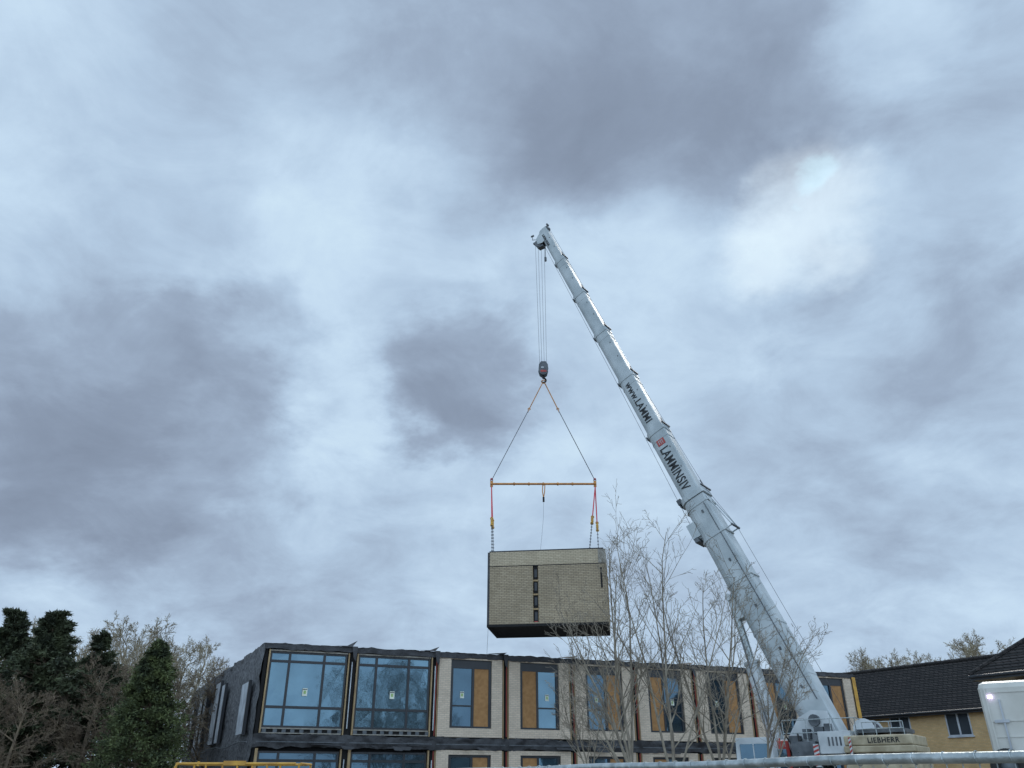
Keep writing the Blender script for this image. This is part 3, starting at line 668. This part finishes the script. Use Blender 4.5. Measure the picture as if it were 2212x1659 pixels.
for i,(x,y,s) in enumerate([(-26.5,68,.95),(-29.5,70,.98),(-33,70,.98),(-36,68,1.02),(-38.5,66,1.04),(-24.8,72,.85),(-31,62,.90),(-42,68,1.05),(-35,60,.95),(-27.5,60,.82),(-20.8,47,.76),(-18.9,46,.70),(-22.5,48,.80),(-17.6,43,.62)]):
    place_tree(i%2,x,y,s,i*1.7,pl,'trees beside the building',1.15)
for i,(x,y,s) in enumerate([(-16.6,35.5,.50),(-17.9,36,.60),(-15.2,44,.66),(-20.4,33,.50),(-18.3,31.5,.45),(-16.0,39,.58)]):
    place_tree(2,x,y,s,i*2.1,'brown bare woodland tree with tangled twigs','brown bare trees at the woodland edge',1.25)
# trees standing across the site, seen mirrored in the glazing
for i,(x,y,s) in enumerate([(16.5,-7,1.0),(20.5,-5,1.05),(25,-6,1.0)]):
    place_tree(2,x,y,s*1.1,i*1.1+.4,'brown bare tree standing across the site','trees across the site',1.1)
def conifer(x,y,hgt,rad,seed,matk,label,prof_,nb=260,per=60,size=.13,droop=.25,name='conifer_tree',lump=.22):
    rng=random.Random(seed); root=empty(name,(x,y,0),0,label,'tree')
    t=MB(); t.poly([(0,0,-.1),(.05,0,hgt*.5),(0,0,hgt*.97)],[hgt*.03,hgt*.018,.02],8); t.obj('trunk',root,('barkb',))
    c_=MB()
    for b in range(nb):
        u=rng.random()**.85; z=hgt*(.04+.95*u); az=rng.random()*6.283
        Rr=rad*prof_(u)*rng.uniform(.62,1.15)*(1+lump*noise.noise(Vector((math.cos(az)*1.5,math.sin(az)*1.5,z*.6+seed))))
        dr=Vector((math.cos(az),math.sin(az),0)); st=Vector((0,0,z)); rise=rng.uniform(-.1,.4)
        c_.poly([st,st+dr*Rr*.6+Zv*Rr*rise*.5],[.03,.012],3,1,cap=False)
        for k in range(per):
            tt=rng.uniform(.25,1)**.7; sp=.05+.22*min(Rr,2)*.35*(1.1-tt*.5)
            p=st+dr*Rr*tt+Zv*(Rr*rise*tt-droop*tt*tt*Rr*.4)+Vector((rng.gauss(0,sp),rng.gauss(0,sp),rng.gauss(0,sp*.6)))
            d=(dr*.8+Vector((rng.gauss(0,.6),rng.gauss(0,.6),rng.gauss(.15,.5)))).normalized()*size*rng.uniform(.7,1.7); w=d.orthogonal(); w.rotate(Matrix.Rotation(rng.random()*6.28,3,d.normalized())); w=w.normalized()*size*.33
            c_.face([p-w,p+d*.5-w*.4,p+d,p+w*.9],0)
    for k in range(40):
        p=Vector((rng.gauss(0,.05),rng.gauss(0,.05),hgt*(.93+.07*rng.random()))); d=Vector((rng.gauss(0,.3),rng.gauss(0,.3),1))*size; w=Vector((1,rng.gauss(0,1),0)).normalized()*size*.3
        c_.face([p-w,p+d,p+w],0)
    c_.obj('crown',root,(matk,'barkb'))
conifer(-13.75,32,6.6,2.25,5,'conif2','neat cone shaped green conifer',lambda u:(1-u)**.8*.98+.03,nb=480,per=95,size=.10)
wide=lambda u:max(.10,min(1,(1-u)*2.6)**.75*(.8+.2*math.sin(u*13)))
conifer(-20.9,37,8.6,2.7,6,'conif','tall dark evergreen with uneven layered crown',wide,nb=320,per=105,size=.16,droop=.4,lump=1.1)
conifer(-19.3,38.5,8.0,1.9,7,'conif','dark evergreen with ragged top',wide,nb=240,per=95,size=.16,droop=.4,lump=1.1)
conifer(-23.3,38,8.9,2.7,12,'conif','tall dark evergreen with irregular spreading crown',wide,nb=260,per=95,size=.17,droop=.4,lump=1.1)
conifer(-22.1,39.5,8.3,2.4,19,'conif','dense dark evergreen filling the woodland edge',wide,nb=220,per=90,size=.17,droop=.4,lump=1.1)
# ------------------------------------------------------------------ world
world=bpy.data.worlds.new('World'); scene.world=world; world.use_nodes=True
nt=world.node_tree; N=nt.nodes; Lk=nt.links
for x in list(N): N.remove(x)
out=N.new('ShaderNodeOutputWorld'); bg=N.new('ShaderNodeBackground'); Lk.new(bg.outputs[0],out.inputs[0])
SAZ,SEL=math.radians(25.4),math.radians(37.9)
sky=N.new('ShaderNodeTexSky'); sky.sky_type='NISHITA'; sky.sun_disc=False; sky.sun_elevation=SEL; sky.sun_rotation=SAZ
tc=N.new('ShaderNodeTexCoord')
def math_(op,a,b=None,clamp=False):
    n=N.new('ShaderNodeMath'); n.operation=op; n.use_clamp=clamp
    for i,v in enumerate((a,b)):
        if v is None: continue
        if isinstance(v,(int,float)): n.inputs[i].default_value=v
        else: Lk.new(v,n.inputs[i])
    return n.outputs[0]
def vm(op,a,b=None,sc=None):
    n=N.new('ShaderNodeVectorMath'); n.operation=op
    for i,v in enumerate((a,b)):
        if v is None: continue
        if isinstance(v,(tuple,Vector)): n.inputs[i].default_value=v
        else: Lk.new(v,n.inputs[i])
    if sc is not None:
        if isinstance(sc,(int,float)): n.inputs['Scale'].default_value=sc
        else: Lk.new(sc,n.inputs['Scale'])
    return n.outputs['Value'] if op=='DOT_PRODUCT' else n.outputs[0]
D=vm('NORMALIZE',tc.outputs['Generated'])
sp=N.new('ShaderNodeSeparateXYZ'); Lk.new(D,sp.inputs[0])
zc=math_('ADD',math_('MAXIMUM',sp.outputs[2],0),.38); inv=math_('DIVIDE',1,zc)
cmb=N.new('ShaderNodeCombineXYZ'); Lk.new(math_('MULTIPLY',sp.outputs[0],inv),cmb.inputs[0]); Lk.new(math_('MULTIPLY',sp.outputs[1],inv),cmb.inputs[1]); Lk.new(math_('MULTIPLY',sp.outputs[2],.8),cmb.inputs[2])
PC=cmb.outputs[0]
def noise_(vec,scale,det,rough=.55,dist=0,off=(0,0,0)):
    n=N.new('ShaderNodeTexNoise'); n.inputs['Scale'].default_value=scale; n.inputs['Detail'].default_value=det; n.inputs['Roughness'].default_value=rough; n.inputs['Distortion'].default_value=dist
    Lk.new(vm('ADD',vec,off),n.inputs['Vector']); return n
w1=noise_(PC,2.6,3,.5,0,(3,1,0)); w2=noise_(PC,8,5,.6,0,(1,7,2))
half=(.5,.5,.5)
DD=vm('ADD',D,vm('SCALE',vm('SUBTRACT',w1.outputs['Color'],half),None,.20)); DD=vm('ADD',DD,vm('SCALE',vm('SUBTRACT',w2.outputs['Color'],half),None,.15)); DD=vm('NORMALIZE',DD)
def dv(az,el): 
    a,e=math.radians(az),math.radians(el); return Vector((math.sin(a)*math.cos(e),math.cos(a)*math.cos(e),math.sin(e)))
def blob(az,el,Rr,inner=0.0,vec=None):
    d=vm('DOT_PRODUCT',vec or DD,dv(az,el)); m=N.new('ShaderNodeMapRange'); m.interpolation_type='SMOOTHSTEP'
    m.inputs[1].default_value=math.cos(math.radians(Rr)); m.inputs[2].default_value=math.cos(math.radians(Rr*inner)); Lk.new(d,m.inputs[0]); return m.outputs[0]
dens=None
BL_=[(15.9,47.5,15,.30),(2,49.5,13,.22),(26,45.5,11,.22),(10,43.5,11,.10),(4,60,22,.16),
 (-30.3,21.5,12,.28),(-35,25.8,11,.18),(-25.8,18,10,.18),(-33,16,10,.18),(-5.1,26.8,7.5,.42),(-7.2,24.4,5.5,.14),(-21.7,28.1,6.8,.28),(-27,27.5,6,.12),
 (30.1,27.7,11,.18),(35.5,22,9,.20),(-13.3,11.5,11,.18),(-22,13,8,.16),(19.2,12.3,10,.14),(27,14,9,.12),(-18.8,48,11,.16),(-31,39,9,.16),(18.2,26.7,8,.10),(19,20,8,.14),(40,41,9,.14),(5,12,9,.10),(-2,43,11,.12),
 (35.6,45.2,6,-.24),(-19,38.5,9,-.10),(-41,42,11,-.12),(-14.3,25.8,6,-.16),(-12,21,6,-.10),(10.3,38.8,8,-.06),(15.6,33.6,9,-.10),(25,35.0,8,-.16),(-17,33,8,-.06),(29,33,6,-.08),(3,32,7,-.04),(33,15.5,6,-.08)]
for az,el,Rr,w in BL_:
    v=math_('MULTIPLY',blob(az,el,Rr),w); dens=v if dens is None else math_('ADD',dens,v)
n1=noise_(PC,2.2,8,.55,.4,(5.2,2.2,0)); n2=noise_(PC,5.5,9,.62,.5,(9,4,1)); n3=noise_(PC,15,6,.6,.4,(2,4,7))
dens=math_('ADD',dens,math_('MULTIPLY',math_('SUBTRACT',n1.outputs['Fac'],.5),.75)); dens=math_('ADD',dens,math_('MULTIPLY',math_('SUBTRACT',n2.outputs['Fac'],.5),.66)); dens=math_('ADD',dens,math_('MULTIPLY',math_('SUBTRACT',n3.outputs['Fac'],.5),.15)); dens=math_('ADD',dens,.33)
rp=N.new('ShaderNodeValToRGB'); Lk.new(math_('MULTIPLY',dens,.8),rp.inputs[0]); cr=rp.color_ramp; cr.interpolation='LINEAR'
cr.elements[0].position=.0; cr.elements[0].color=(.63,.80,.93,1); cr.elements[1].position=1.0; cr.elements[1].color=(.20,.25,.34,1)
for p,c_ in((.18,(.54,.695,.86,1)),(.34,(.44,.575,.74,1)),(.55,(.325,.415,.55,1)),(.75,(.25,.315,.425,1))):
    e=cr.elements.new(p); e.color=c_
cloud=rp.outputs[0]
glow=vm('SCALE',(1.0,.90,.62),None,math_('MULTIPLY',blob(24.0,35.5,6.5,0),.14)); disc=vm('SCALE',(.45,1.0,1.1),None,math_('MULTIPLY',blob(25.2,37.6,2.2,.0),.15))
cloud=vm('ADD',vm('ADD',cloud,glow),disc)
cloud=vm('ADD',cloud,vm('SCALE',vm('MINIMUM',sky.outputs[0],(1.0,1.0,1.0)),None,.01))
back=N.new('ShaderNodeMapRange'); back.interpolation_type='SMOOTHSTEP'; Lk.new(sp.outputs[1],back.inputs[0]); back.inputs[1].default_value=.25; back.inputs[2].default_value=-.7; back.inputs[3].default_value=1; back.inputs[4].default_value=1.9  # added brightness in the sky behind the camera, to light the facades
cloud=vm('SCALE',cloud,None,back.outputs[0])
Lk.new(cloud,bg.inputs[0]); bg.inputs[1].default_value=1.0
sun=bpy.data.lights.new('sun','SUN'); sun.energy=.9; sun.angle=math.radians(14); sun.color=(1,.95,.86)
so=bpy.data.objects.new('sun',sun); col.objects.link(so); so.rotation_euler=(-dv(25.4,37.9)).to_track_quat('-Z','Y').to_euler()
# ------------------------------------------------------------------ camera
cam=bpy.data.cameras.new('camera'); co=bpy.data.objects.new('camera',cam); col.objects.link(co)
co.location=(0,0,1.6); co.rotation_euler=(math.radians(90+26.9),0,0)
cam.sensor_width=36; cam.lens=36*1700/2212; cam.clip_end=3000; cam.clip_start=.05
if ZOOM:
    px,py,kz=ZOOM; cam.lens*=kz; cam.shift_x=(px-512)/1024*kz; cam.shift_y=-(py-384)/1024*kz
scene.camera=co
scene.view_settings.view_transform='Standard'; scene.view_settings.look='None'; scene.view_settings.exposure=0
